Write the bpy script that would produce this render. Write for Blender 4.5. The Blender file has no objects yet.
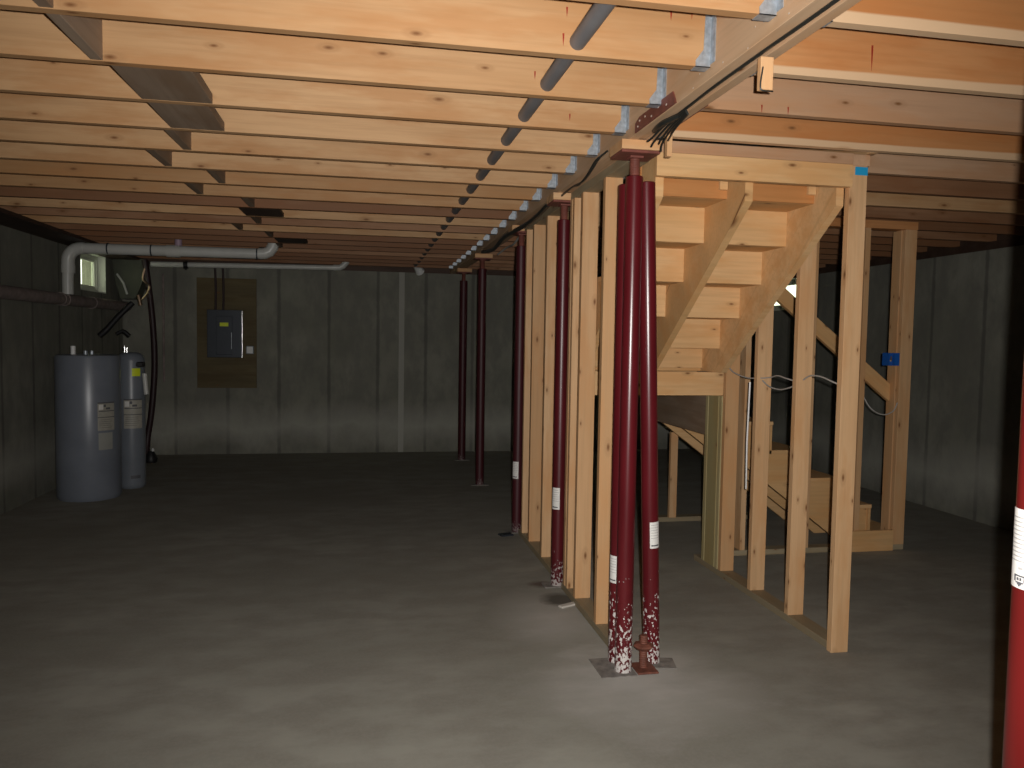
import bpy, bmesh, math, random
from mathutils import Vector, Matrix
random.seed(7)
SC = bpy.context.scene
COL = SC.collection
H = 1.47                      # camera height
JB, JT = 2.357, 2.592         # joist bottom / top
J0, SP = 1.965, 0.4064        # first joist near face, spacing
XL, XR, YF, YB = -2.86, 5.12, 10.05, -1.2

# ------------------------------------------------------------------ materials
def new_mat(name):
    m = bpy.data.materials.new(name); m.use_nodes = True
    nt = m.node_tree; b = nt.nodes['Principled BSDF']
    return m, nt, b
def N(nt, t, **kw):
    n = nt.nodes.new(t)
    for k, v in kw.items(): setattr(n, k, v)
    return n
def sock(nt, dst, v):
    if hasattr(v, 'links') or isinstance(v, bpy.types.NodeSocket): nt.links.new(v, dst)
    else: dst.default_value = v
def math_(nt, op, a, b=None, c=None, clamp=False):
    n = N(nt, 'ShaderNodeMath', operation=op); n.use_clamp = clamp
    sock(nt, n.inputs[0], a)
    if b is not None: sock(nt, n.inputs[1], b)
    if c is not None: sock(nt, n.inputs[2], c)
    return n.outputs[0]
def mix(nt, f, a, b, mode='MIX'):
    n = N(nt, 'ShaderNodeMix', data_type='RGBA', blend_type=mode)
    sock(nt, n.inputs[0], f)
    sock(nt, n.inputs[6], a if not isinstance(a, tuple) else (*a, 1)[:4])
    sock(nt, n.inputs[7], b if not isinstance(b, tuple) else (*b, 1)[:4])
    return n.outputs[2]
def ramp(nt, f, stops):
    n = N(nt, 'ShaderNodeValToRGB'); e = n.color_ramp.elements
    while len(e) < len(stops): e.new(0.5)
    for i, (p, c) in enumerate(stops):
        e[i].position = p; e[i].color = (*c, 1) if len(c) == 3 else c
    nt.links.new(f, n.inputs[0]); return n.outputs[0]
def noise(nt, vec, scale, detail=3, rough=.5, out=0):
    n = N(nt, 'ShaderNodeTexNoise'); n.inputs['Scale'].default_value = scale
    n.inputs['Detail'].default_value = detail; n.inputs['Roughness'].default_value = rough
    nt.links.new(vec, n.inputs['Vector']); return n.outputs[out]
def mapping(nt, vec, scale=(1,1,1), loc=(0,0,0)):
    n = N(nt, 'ShaderNodeMapping'); n.inputs['Scale'].default_value = scale
    n.inputs['Location'].default_value = loc
    nt.links.new(vec, n.inputs['Vector']); return n.outputs[0]
def bump(nt, b, h, s=.3, d=.01):
    n = N(nt, 'ShaderNodeBump'); n.inputs['Strength'].default_value = s; n.inputs['Distance'].default_value = d
    nt.links.new(h, n.inputs['Height']); nt.links.new(n.outputs[0], b.inputs['Normal'])

def simple(name, col, rough=.5, metal=0, spec=.5, var=.0, scale=8, emis=0):
    m, nt, b = new_mat(name)
    b.inputs['Roughness'].default_value = rough; b.inputs['Metallic'].default_value = metal
    b.inputs['Specular IOR Level'].default_value = spec
    tc = N(nt, 'ShaderNodeTexCoord')
    f = noise(nt, tc.outputs['Object'], scale, 4)
    c2 = tuple(max(0, x * (1 - var)) for x in col)
    c = mix(nt, ramp(nt, f, [(.35, (0,0,0)), (.65, (1,1,1))]), c2, col)
    nt.links.new(c, b.inputs['Base Color'])
    return m

def wood(name, light, dark, knot=(.20,.085,.03), knots=.62, band=None, hue=.5, rough=.62, stain=None):
    """sawn lumber: grain along local X, per board variation from the object's own random number"""
    m, nt, b = new_mat(name)
    tc = N(nt, 'ShaderNodeTexCoord'); oi = N(nt, 'ShaderNodeObjectInfo')
    rnd = oi.outputs['Random']
    comb = N(nt, 'ShaderNodeCombineXYZ')
    nt.links.new(math_(nt, 'MULTIPLY', rnd, 37.0), comb.inputs[0])
    nt.links.new(math_(nt, 'MULTIPLY', rnd, 11.3), comb.inputs[1])
    nt.links.new(math_(nt, 'MULTIPLY', rnd, 23.7), comb.inputs[2])
    add = N(nt, 'ShaderNodeVectorMath', operation='ADD')
    nt.links.new(tc.outputs['Object'], add.inputs[0]); nt.links.new(comb.outputs[0], add.inputs[1])
    v = add.outputs[0]
    # broad colour drift along the board
    drift = noise(nt, mapping(nt, v, (.9, 5, 5)), 1.2, 3)
    grain = noise(nt, mapping(nt, v, (1.2, 34, 34)), 1.6, 5, .6)
    sep = N(nt, 'ShaderNodeSeparateXYZ'); nt.links.new(v, sep.inputs[0])
    u2 = N(nt, 'ShaderNodeCombineXYZ')
    nt.links.new(math_(nt, 'MULTIPLY', sep.outputs[0], 3.4), u2.inputs[0])
    nt.links.new(math_(nt, 'MULTIPLY', math_(nt, 'ADD', sep.outputs[1], sep.outputs[2]), 8.5), u2.inputs[1])
    vo = N(nt, 'ShaderNodeTexVoronoi'); vo.voronoi_dimensions = '2D'; vo.inputs['Scale'].default_value = 1.0
    nt.links.new(u2.outputs[0], vo.inputs['Vector'])
    vsep = N(nt, 'ShaderNodeSeparateColor'); nt.links.new(vo.outputs['Color'], vsep.inputs[0])
    on = math_(nt, 'GREATER_THAN', vsep.outputs[0], knots)
    d = math_(nt, 'DIVIDE', vo.outputs['Distance'], math_(nt, 'MULTIPLY_ADD', vsep.outputs[1], .055, .028))
    core = math_(nt, 'MULTIPLY', math_(nt, 'SUBTRACT', 1.25, d, clamp=True), on)
    halo = math_(nt, 'MULTIPLY', math_(nt, 'MULTIPLY', math_(nt, 'SUBTRACT', 2.8, d, clamp=True), .35), on)
    rg = math_(nt, 'SUBTRACT', rnd, .5)
    f = math_(nt, 'MULTIPLY_ADD', rg, .75, drift)
    base = ramp(nt, f, [(.22, dark), (.72, light)])
    base = mix(nt, math_(nt, 'MULTIPLY', math_(nt, 'SUBTRACT', grain, .45, clamp=True), 1.3, clamp=True), base,
               tuple(c * .72 for c in dark))
    bl = noise(nt, mapping(nt, v, (1.1, 5, 5)), 1.7, 4, .6)
    base = mix(nt, math_(nt, 'MULTIPLY', ramp(nt, bl, [(.47, (0,0,0)), (.62, (1,1,1))]), .55), base, (dark[0]*1.0, dark[1]*.86, dark[2]*.72))
    if band:
        s2 = N(nt, 'ShaderNodeSeparateXYZ'); nt.links.new(tc.outputs['Object'], s2.inputs[0])
        wob = math_(nt, 'MULTIPLY', math_(nt, 'SUBTRACT', drift, .5), .03)
        z = math_(nt, 'ADD', s2.outputs[2], wob)
        bf = math_(nt, 'MULTIPLY', math_(nt, 'SUBTRACT', band[0], z), 160, clamp=True)
        base = mix(nt, bf, base, band[1])
    base = mix(nt, halo, base, tuple((a*.6+c*.4) for a, c in zip(dark, knot)))
    base = mix(nt, core, base, knot)
    if stain:
        sn = noise(nt, mapping(nt, v, (1.5, 4, 4)), 1.3, 4)
        base = mix(nt, ramp(nt, sn, [(.52, (0,0,0)), (.68, (.8,.8,.8))]), base, stain)
    nt.links.new(base, b.inputs['Base Color'])
    b.inputs['Roughness'].default_value = rough; b.inputs['Specular IOR Level'].default_value = .3
    bump(nt, b, grain, .12, .002)
    return m

W = {}
W['joist'] = wood('joist_pine', (.585,.355,.18), (.43,.23,.098), knots=.45)
W['joist_r'] = wood('reddish_dimmed_joist', (.40,.215,.115), (.25,.12,.058), knots=.6)  # reddish boards, colour darkened further to carry the light falloff on distant joists
W['joist_o'] = wood('joist_orange_pine', (.58,.27,.105), (.50,.215,.075), knots=.7, band=(-.083, (.70,.47,.28)))
W['joist_g'] = wood('joist_pinkish_pine', (.58,.37,.23), (.48,.285,.165), knots=.55)
W['stud'] = wood('stud_spruce', (.72,.46,.25), (.60,.35,.17), knots=.25)
W['stair'] = wood('stair_pine', (.76,.48,.235), (.66,.39,.17), knots=.6)
W['orange'] = wood('orange_pine', (.58,.27,.095), (.50,.20,.06), knots=.5)
W['green'] = wood('treated_pine', (.50,.42,.22), (.40,.33,.16), knots=.7)
W['beam'] = wood('beam_lumber', (.68,.46,.285), (.54,.36,.22), knots=.9)
W['block'] = wood('grey_plywood_and_shade', (.33,.24,.17), (.22,.155,.105), knots=1.1)  # grey also stands in for grazing shade on upright blocking and landing side
W['dark'] = wood('dark_timber_and_shade', (.10,.06,.042), (.05,.03,.022), knots=1.1)
W['ply'] = wood('backer_plywood', (.17,.13,.06), (.10,.075,.033), knots=.75)
W['subfloor'] = wood('subfloor_board', (.40,.24,.12), (.29,.16,.075), knots=1.1)
W['plate'] = wood('plate_lumber', (.38,.31,.20), (.29,.235,.15), knots=.8)

def mat_floor():
    m, nt, b = new_mat('concrete_slab')
    tc = N(nt, 'ShaderNodeTexCoord'); v = tc.outputs['Object']
    big = noise(nt, mapping(nt, v, (.7,1.3,1)), .9, 4, .55)
    mid = noise(nt, mapping(nt, v, (1,1.8,1)), 3.2, 5, .6)
    fin = noise(nt, v, 60, 3, .7)
    c = ramp(nt, big, [(.3, (.255,.247,.205)), (.5, (.315,.306,.26)), (.7, (.37,.36,.31))])
    c = mix(nt, ramp(nt, mid, [(.38, (.75,.75,.75)), (.62, (0,0,0))]), c, (.24,.225,.19))
    c = mix(nt, math_(nt, 'MULTIPLY', math_(nt, 'SUBTRACT', fin, .4, clamp=True), 1.2), c, (.34,.32,.28))
    # powdery pale spill around the near column feet
    def blob(x, y, r, sx=1, sy=1):
        mp = N(nt, 'ShaderNodeVectorMath', operation='DISTANCE')
        nt.links.new(mapping(nt, v, (sx, sy, 0)), mp.inputs[0]); mp.inputs[1].default_value = (x*sx, y*sy, 0)
        dd = math_(nt, 'ADD', mp.outputs['Value'], math_(nt, 'MULTIPLY', math_(nt, 'SUBTRACT', mid, .5), r*1.2))
        return math_(nt, 'SUBTRACT', 1.0, math_(nt, 'DIVIDE', dd, r), clamp=True)
    c = mix(nt, math_(nt, 'MULTIPLY', blob(1.18, 3.12, .55), 1.2, clamp=True), c, (.50,.48,.44))
    c = mix(nt, math_(nt, 'MULTIPLY', blob(1.0, 3.9, .35, 1, .7), .9, clamp=True), c, (.52,.50,.46))
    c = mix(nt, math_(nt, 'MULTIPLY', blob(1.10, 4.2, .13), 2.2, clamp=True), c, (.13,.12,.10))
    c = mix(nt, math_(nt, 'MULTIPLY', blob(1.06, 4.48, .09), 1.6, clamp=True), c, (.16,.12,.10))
    # darker concrete towards the far end
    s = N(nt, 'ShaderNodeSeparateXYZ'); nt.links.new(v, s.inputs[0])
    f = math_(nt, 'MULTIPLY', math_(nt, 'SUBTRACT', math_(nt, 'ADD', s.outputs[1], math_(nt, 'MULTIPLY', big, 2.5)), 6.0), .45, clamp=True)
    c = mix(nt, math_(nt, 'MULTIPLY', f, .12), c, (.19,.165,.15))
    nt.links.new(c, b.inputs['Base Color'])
    b.inputs['Roughness'].default_value = .85; b.inputs['Specular IOR Level'].default_value = .2
    bump(nt, b, mid, .15, .004)
    return m
def mat_wall(name, axis, off=0.0, ridge=None):
    m, nt, b = new_mat(name)
    tc = N(nt, 'ShaderNodeTexCoord'); v = tc.outputs['Object']
    s = N(nt, 'ShaderNodeSeparateXYZ'); nt.links.new(v, s.inputs[0])
    a = s.outputs[axis]; z = s.outputs[2]
    big = noise(nt, v, 1.3, 5, .6); mid = noise(nt, mapping(nt, v, (1,1,.5)), 6, 5, .65); fin = noise(nt, v, 70, 2)
    c = ramp(nt, big, [(.3, (.20,.198,.160)), (.7, (.30,.295,.245))])
    c = mix(nt, ramp(nt, mid, [(.40, (.7,.7,.7)), (.60, (0,0,0))]), c, (.19,.185,.16))
    # form-panel seams every 0.61 m
    t = math_(nt, 'FRACT', math_(nt, 'DIVIDE', math_(nt, 'ADD', a, off + 61.0), .61))
    dd = math_(nt, 'ABSOLUTE', math_(nt, 'SUBTRACT', t, .5))
    dd = math_(nt, 'ADD', dd, math_(nt, 'MULTIPLY', math_(nt, 'SUBTRACT', mid, .5), .05))
    seam = math_(nt, 'MULTIPLY', math_(nt, 'SUBTRACT', .045, dd, clamp=True), 40, clamp=True)
    c = mix(nt, math_(nt, 'MULTIPLY', seam, .6), c, (.10,.097,.087))
    # lime bloom low on the wall
    zz = math_(nt, 'ADD', z, math_(nt, 'MULTIPLY', math_(nt, 'SUBTRACT', big, .5), .5))
    bl = math_(nt, 'SUBTRACT', 1.0, math_(nt, 'MULTIPLY', math_(nt, 'ABSOLUTE', math_(nt, 'SUBTRACT', zz, .36)), 3.2), clamp=True)
    c = mix(nt, math_(nt, 'MULTIPLY', bl, .55), c, (.50,.49,.43))
    if ridge is not None:
        r = math_(nt, 'LESS_THAN', math_(nt, 'ABSOLUTE', math_(nt, 'SUBTRACT', a, ridge)), .035)
        c = mix(nt, math_(nt, 'MULTIPLY', r, .6), c, (.50,.49,.44))
    nt.links.new(c, b.inputs['Base Color'])
    b.inputs['Roughness'].default_value = .9; b.inputs['Specular IOR Level'].default_value = .15
    bump(nt, b, mid, .2, .006)
    return m
def mat_column(name, col, flake=.55, rough=.28, heavy=1.0):
    m, nt, b = new_mat(name)
    tc = N(nt, 'ShaderNodeTexCoord'); oi = N(nt, 'ShaderNodeObjectInfo')
    add = N(nt, 'ShaderNodeVectorMath', operation='ADD'); comb = N(nt, 'ShaderNodeCombineXYZ')
    nt.links.new(math_(nt, 'MULTIPLY', oi.outputs['Random'], 9), comb.inputs[0])
    nt.links.new(tc.outputs['Object'], add.inputs[0]); nt.links.new(comb.outputs[0], add.inputs[1])
    v = add.outputs[0]
    s = N(nt, 'ShaderNodeSeparateXYZ'); nt.links.new(tc.outputs['Object'], s.inputs[0])
    n1 = noise(nt, mapping(nt, v, (1,1,.7)), 85, 3, .5)
    n2 = noise(nt, v, 9, 3)
    # threshold falls towards the foot -> heavier flaking
    th = math_(nt, 'MULTIPLY_ADD', s.outputs[2], .36/ (flake+.05), .365)
    th = math_(nt, 'ADD', th, math_(nt, 'MULTIPLY', math_(nt, 'SUBTRACT', .55, n2), .35))
    fl = math_(nt, 'MULTIPLY', math_(nt, 'SUBTRACT', n1, math_(nt, 'ADD', th, .08)), 30, clamp=True)
    fl = math_(nt, 'MULTIPLY', fl, heavy)
    c = mix(nt, ramp(nt, noise(nt, mapping(nt, v, (3,3,.8)), 4, 3), [(.35, (0,0,0)), (.65, (1,1,1))]), tuple(x*.8 for x in col), col)
    c = mix(nt, fl, c, (.62,.58,.55))
    nt.links.new(c, b.inputs['Base Color'])
    nt.links.new(math_(nt, 'MULTIPLY_ADD', fl, .5, rough), b.inputs['Roughness'])
    b.inputs['Specular IOR Level'].default_value = .5
    return m

M = {
 'floor': mat_floor(), 'wallY': mat_wall('concrete_wall_far', 0, off=-.176-.305+.61, ridge=.475),
 'wallX': mat_wall('concrete_wall_side', 1, off=.15),
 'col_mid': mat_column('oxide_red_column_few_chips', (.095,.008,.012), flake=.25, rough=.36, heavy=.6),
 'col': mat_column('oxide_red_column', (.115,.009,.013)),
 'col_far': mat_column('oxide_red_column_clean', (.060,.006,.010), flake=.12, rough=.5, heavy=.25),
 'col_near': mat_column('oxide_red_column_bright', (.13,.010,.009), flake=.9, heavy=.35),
 'rust': simple('rusty_plate', (.20,.065,.04), .7, var=.4, scale=30),
 'greyplate': simple('dusty_steel_plate', (.27,.245,.22), .75, var=.4, scale=25),
 'redsteel': simple('red_primer_steel', (.22,.065,.045), .6, var=.3, scale=20),
 'bolt': simple('bright_bolt', (.75,.70,.62), .4, .6),
 'galv': simple('galvanised_steel', (.50,.55,.60), .42, .55, var=.3, scale=60),
 'conduit': simple('grey_conduit', (.17,.165,.17), .55, 0, var=.15),
 'pvc': simple('white_pvc', (.62,.62,.58), .35, var=.1),
 'pvcdim': simple('pinkish_insulated_pipe', (.30,.24,.22), .8, var=.3, scale=14),
 'white': simple('white_plastic', (.85,.85,.83), .4),
 'label': simple('white_label', (.80,.78,.74), .55, var=.08, scale=60),
 'ink': simple('label_ink', (.10,.10,.11), .6),
 'ink2': simple('label_grey_ink', (.42,.41,.40), .6),
 'tank': simple('blue_grey_enamel', (.20,.22,.26), .32, var=.12, scale=5),
 'tank2': simple('grey_tank', (.19,.21,.24), .35, var=.12, scale=5),
 'yellow': simple('yellow_sticker', (.75,.85,.02), .5),
 'black': simple('black_rubber', (.012,.011,.012), .5),
 'hose': simple('dark_hose', (.03,.012,.014), .5),
 'wire': simple('black_cable', (.018,.02,.018), .45),
 'wiregrey': simple('grey_cable', (.45,.43,.40), .5),
 'panelbox': simple('dark_steel_box', (.04,.047,.060), .38, .3, var=.1),
 'chrome': simple('bright_edge_steel', (.85,.85,.85), .2, 1),
 'brass': simple('brass_fitting', (.28,.19,.13), .35, .7),
 'blue': simple('blue_box_plastic', (.01,.10,.42), .4),
 'tape': simple('cyan_blue_tape', (.015,.33,.62), .55),
 'vinyl': simple('vinyl_window_frame', (.70,.72,.62), .5),
 'olive': simple('olive_sheet', (.085,.09,.06), .6, var=.3, scale=6),
 'drip': simple('red_drip', (.30,.03,.012), .5),
 'purple': simple('purple_primer', (.42,.30,.38), .5),
 'drywall': simple('upstairs_drywall', (.4,.38,.35), .9),
 'debris': simple('pale_wood_scrap', (.60,.56,.50), .8),
}
def glass():
    m, nt, b = new_mat('window_glass')
    b.inputs['Base Color'].default_value = (.9,.95,.9,1); b.inputs['Roughness'].default_value = .0
    b.inputs['Transmission Weight'].default_value = 1; b.inputs['IOR'].default_value = 1.1
    return m
M['glass'] = glass()

# ------------------------------------------------------------------ mesh helpers
def link(name, bm, mat, parent=None, loc=(0,0,0), rot=None, smooth=False, mats=None):
    me = bpy.data.meshes.new(name); bmesh.ops.recalc_face_normals(bm, faces=bm.faces)
    bm.to_mesh(me); bm.free()
    for mm in (mats or [mat]): me.materials.append(mm)
    o = bpy.data.objects.new(name, me); COL.objects.link(o)
    if parent is not None: o.parent = parent
    if rot is not None:
        o.matrix_local = Matrix.Translation(loc) @ rot.to_4x4()
    else: o.location = loc
    if smooth:
        for p in me.polygons: p.use_smooth = True
        try: me.set_sharp_from_angle(angle=math.radians(40))
        except Exception: pass
    return o
def box(bm, x0, x1, y0, y1, z0, z1, bev=0):
    vs = [bm.verts.new((x, y, z)) for x in (x0, x1) for y in (y0, y1) for z in (z0, z1)]
    idx = [(0,1,3,2),(4,6,7,5),(0,4,5,1),(2,3,7,6),(0,2,6,4),(1,5,7,3)]
    fs = [bm.faces.new([vs[i] for i in f]) for f in idx]
    if bev:
        es = {e for f in fs for e in f.edges}
        bmesh.ops.bevel(bm, geom=list(es), offset=bev, segments=1, affect='EDGES')
def bm_box(*a, bev=0):
    bm = bmesh.new(); box(bm, *a, bev=bev); return bm
def prism(bm, pts, axis, a0, a1):
    """extrude a 2-D outline: axis 0 -> pts are (y,z); axis 1 -> (x,z); axis 2 -> (x,y)"""
    def P(p, a): return (a, p[0], p[1]) if axis == 0 else (p[0], a, p[1]) if axis == 1 else (p[0], p[1], a)
    A = [bm.verts.new(P(p, a0)) for p in pts]; B = [bm.verts.new(P(p, a1)) for p in pts]
    bm.faces.new(A); bm.faces.new(B[::-1]); n = len(pts)
    for i in range(n): bm.faces.new((A[i], B[i], B[(i+1) % n], A[(i+1) % n]))
def ring_tube(bm, pts, r, seg=12, cap=True):
    pts = [Vector(p) for p in pts]; rings = []
    rr = r if isinstance(r, (list, tuple)) else [r]*len(pts)
    up = Vector((0,0,1))
    t0 = (pts[1]-pts[0]).normalized()
    n = t0.cross(up)
    if n.length < .1: n = t0.cross(Vector((1,0,0)))
    n.normalize()
    for i, p in enumerate(pts):
        t = (pts[min(i+1, len(pts)-1)] - pts[max(i-1, 0)]).normalized()
        n = (n - t*n.dot(t)).normalized(); b = t.cross(n)
        rings.append([bm.verts.new(p + (n*math.cos(2*math.pi*k/seg) + b*math.sin(2*math.pi*k/seg))*rr[i]) for k in range(seg)])
    for a, b in zip(rings, rings[1:]):
        for k in range(seg): bm.faces.new((a[k], a[(k+1)%seg], b[(k+1)%seg], b[k]))
    if cap: bm.faces.new(rings[0][::-1]); bm.faces.new(rings[-1])
def tube(name, pts, r, mat, parent=None, seg=12):
    bm = bmesh.new(); ring_tube(bm, pts, r, seg); return link(name, bm, mat, parent, smooth=True)
def spline(ctrl, n=8):
    P = [Vector(c) for c in ctrl]; P = [P[0]] + P + [P[-1]]; out = []
    for i in range(1, len(P)-2):
        for k in range(n):
            t = k/n; a, b, c, d = P[i-1], P[i], P[i+1], P[i+2]
            out.append(.5*((2*b) + (c-a)*t + (2*a-5*b+4*c-d)*t*t + (3*b-a-3*c+d)*t**3))
    out.append(P[-2]); return out
def cyl(bm, x, y, z0, z1, r, seg=24, r2=None):
    ring_tube(bm, [(x,y,z0),(x,y,z1)], [r, r2 if r2 else r], seg)
def lathe(bm, prof, seg=40, c=(0,0)):
    rings = [[bm.verts.new((c[0]+r*math.cos(2*math.pi*k/seg), c[1]+r*math.sin(2*math.pi*k/seg), z)) for k in range(seg)] for r, z in prof]
    for a, b in zip(rings, rings[1:]):
        for k in range(seg): bm.faces.new((a[k], a[(k+1)%seg], b[(k+1)%seg], b[k]))
    bm.faces.new(rings[0][::-1]); bm.faces.new(rings[-1])
def tag(o, label, cat, group=None, kind=None):
    o['label'] = label; o['category'] = cat
    if group: o['group'] = group
    if kind: o['kind'] = kind
    return o
def thing(name, loc, label, cat, group=None):
    o = bpy.data.objects.new(name, None); COL.objects.link(o); o.location = loc
    o.empty_display_size = .1
    return tag(o, label, cat, group)
def struct(name, bm, mat, label=None):
    o = link(name, bm, mat); o['kind'] = 'structure'
    if label: o['label'] = label
    return o
def lumber(name, p0, length, along, sy, sz, mat, parent=None, off=(0,0,0)):
    """board whose local X is its long axis. along: 'x','y','z'. p0 = min corner in world; sy, sz = the two other sizes
    (x: y,z   y: x,z   z: x,y)"""
    bm = bmesh.new(); hl = length/2
    if along == 'x':
        box(bm, -hl, hl, -sy/2, sy/2, -sz/2, sz/2, bev=.0015); rot = Matrix.Identity(3)
        c = (p0[0]+hl, p0[1]+sy/2, p0[2]+sz/2)
    elif along == 'y':   # local x->Y, local y->-X, local z->Z
        box(bm, -hl, hl, -sy/2, sy/2, -sz/2, sz/2, bev=.0015)
        rot = Matrix(((0,-1,0),(1,0,0),(0,0,1))); c = (p0[0]+sy/2, p0[1]+hl, p0[2]+sz/2)
    else:                # local x->Z, local y->Y, local z->-X
        box(bm, -hl, hl, -sz/2, sz/2, -sy/2, sy/2, bev=.0015)
        rot = Matrix(((0,0,-1),(0,1,0),(1,0,0))); c = (p0[0]+sy/2, p0[1]+sz/2, p0[2]+hl)
    c = tuple(a-b for a, b in zip(c, off))
    return link(name, bm, mat, parent, c, rot)
ORD = ['first','second','third','fourth','fifth','sixth','seventh','eighth','ninth','tenth','eleventh','twelfth','thirteenth',
       'fourteenth','fifteenth','sixteenth','seventeenth','eighteenth','nineteenth','twentieth','twenty-first','twenty-second','twenty-third']

# ------------------------------------------------------------------ room shell
struct('floor', bm_box(XL-.3, XR+.3, YB-.3, YF+.3, -.15, 0), M['floor'])
T = .25
def wall_with_hole(name, x0, x1, y0, y1, z1, hy0, hy1, hz0, mat):
    bm = bmesh.new()
    box(bm, x0, x1, y0, hy0, 0, z1); box(bm, x0, x1, hy1, y1, 0, z1); box(bm, x0, x1, hy0, hy1, 0, hz0)
    bmesh.ops.remove_doubles(bm, verts=bm.verts, dist=1e-5)
    return struct(name, bm, mat)
WZ = 2.29
wl = wall_with_hole('wall_left', XL-T, XL, YB, YF, JB-.02, 8.66, 9.46, 1.92, M['wallX'])
wr = wall_with_hole('wall_right', XR, XR+T, YB, YF, WZ, 8.22, 9.62, 1.90, M['wallX'])
struct('wall_far', bm_box(XL-T, XR+T, YF, YF+T, 0, JB-.038), M['wallY'])
struct('wall_behind_camera', bm_box(XL-T, XR+T, YB-T, YB, 0, JB), M['wallY'])
# rim joists closing the bays above the concrete
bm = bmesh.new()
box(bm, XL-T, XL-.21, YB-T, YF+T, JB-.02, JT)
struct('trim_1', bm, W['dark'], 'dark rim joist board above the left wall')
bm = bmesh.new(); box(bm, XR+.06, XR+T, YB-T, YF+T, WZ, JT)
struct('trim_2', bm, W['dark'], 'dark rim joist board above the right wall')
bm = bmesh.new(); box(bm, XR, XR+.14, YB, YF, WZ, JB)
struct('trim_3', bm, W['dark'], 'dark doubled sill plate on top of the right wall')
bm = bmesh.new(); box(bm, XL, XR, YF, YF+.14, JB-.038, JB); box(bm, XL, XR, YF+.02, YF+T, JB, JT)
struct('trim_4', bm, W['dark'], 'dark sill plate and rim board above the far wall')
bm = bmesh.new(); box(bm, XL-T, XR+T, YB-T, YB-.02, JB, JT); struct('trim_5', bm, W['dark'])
# added dark strip standing in for the shadow band under the left joist ends
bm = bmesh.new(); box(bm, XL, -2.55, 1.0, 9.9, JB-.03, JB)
o = struct('shade_strip', bm, W['dark'], 'added dark strip for the shade under the joist ends along the left wall')
# subfloor with a stair opening
SX0, SX1, SY0, SY1 = 1.24, 2.28, 3.25, 5.75
bm = bmesh.new()
box(bm, XL-T, XR+T, YB-T, SY0, JT, JT+.05); box(bm, XL-T, XR+T, SY1, YF+T, JT, JT+.05)
box(bm, XL-T, SX0, SY0, SY1, JT, JT+.05); box(bm, SX1, XR+T, SY0, SY1, JT, JT+.05)
bmesh.ops.remove_doubles(bm, verts=bm.verts, dist=1e-5)
struct('ceiling', bm, W['subfloor'])
bm = bmesh.new(); z0, z1 = JT+.05, 4.4
box(bm, SX0-.1, SX0, SY0-.9, SY1+.1, z0, z1); box(bm, SX1, SX1+.1, SY0-.9, SY1+.1, z0, z1)
box(bm, SX0, SX1, SY1, SY1+.1, z0, z1); box(bm, SX0, SX1, SY0-.9, SY0-.8, z0, z1)
box(bm, SX0-.1, SX1+.1, SY0-.9, SY1+.1, z1, z1+.1)
struct('wall_stairwell', bm, M['drywall'])

# windows -----------------------------------------------------------
def window(name, xo, xi, y0, y1, z0, z1, sill=True):
    """xo: outer x, xi: inner x"""
    s = 1 if xi > xo else -1
    root = bpy.data.objects.new(name, None); COL.objects.link(root); root.location = (xo, (y0+y1)/2, z0)
    root['kind'] = 'structure'
    off = Vector(root.location)
    def rel(bm):
        bmesh.ops.translate(bm, verts=bm.verts, vec=-off); return bm
    a, b = sorted((xo + s*.02, xo + s*.08)); f = .045
    bm = bmesh.new()
    box(bm, a, b, y0, y1, z0, z0+f); box(bm, a, b, y0, y1, z1-f, z1)
    box(bm, a, b, y0, y0+f, z0+f, z1-f); box(bm, a, b, y1-f, y1, z0+f, z1-f)
    link('window_frame', rel(bm), M['vinyl'], root)
    bm = bmesh.new(); g = .03; a2, b2 = sorted((xo+s*.035, xo+s*.065))
    Y0, Y1, Z0, Z1 = y0+f, y1-f, z0+f, z1-f
    box(bm, a2, b2, Y0, Y1, Z0, Z0+g); box(bm, a2, b2, Y0, Y1, Z1-g, Z1)
    box(bm, a2, b2, Y0, Y0+g, Z0+g, Z1-g); box(bm, a2, b2, Y1-g, Y1, Z0+g, Z1-g)
    link('sash', rel(bm), M['vinyl'], root)
    bm = bm_box(*sorted((xo+s*.048, xo+s*.052)), Y0+g, Y1-g, Z0+g, Z1-g)
    link('pane', rel(bm), M['glass'], root)
    # pale reveal boards lining the concrete opening
    a3, b3 = sorted((xo+s*.08, xi))
    bm = bmesh.new(); box(bm, a3, b3, y1-.012, y1, z0, z1); box(bm, a3, b3, y0, y0+.012, z0, z1); box(bm, a3, b3, y0+.012, y1-.012, z0, z0+.012)
    box(bm, a3, b3, y0+.012, y1-.012, z1-.012, z1)
    link('reveal_lining', rel(bm), M['vinyl'], root)
    return root
window('window_1', XL-.16, XL, 8.66, 9.46, 1.92, JB-.02)
window('window_2', XR+.16, XR, 8.22, 9.62, 1.90, WZ)

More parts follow.
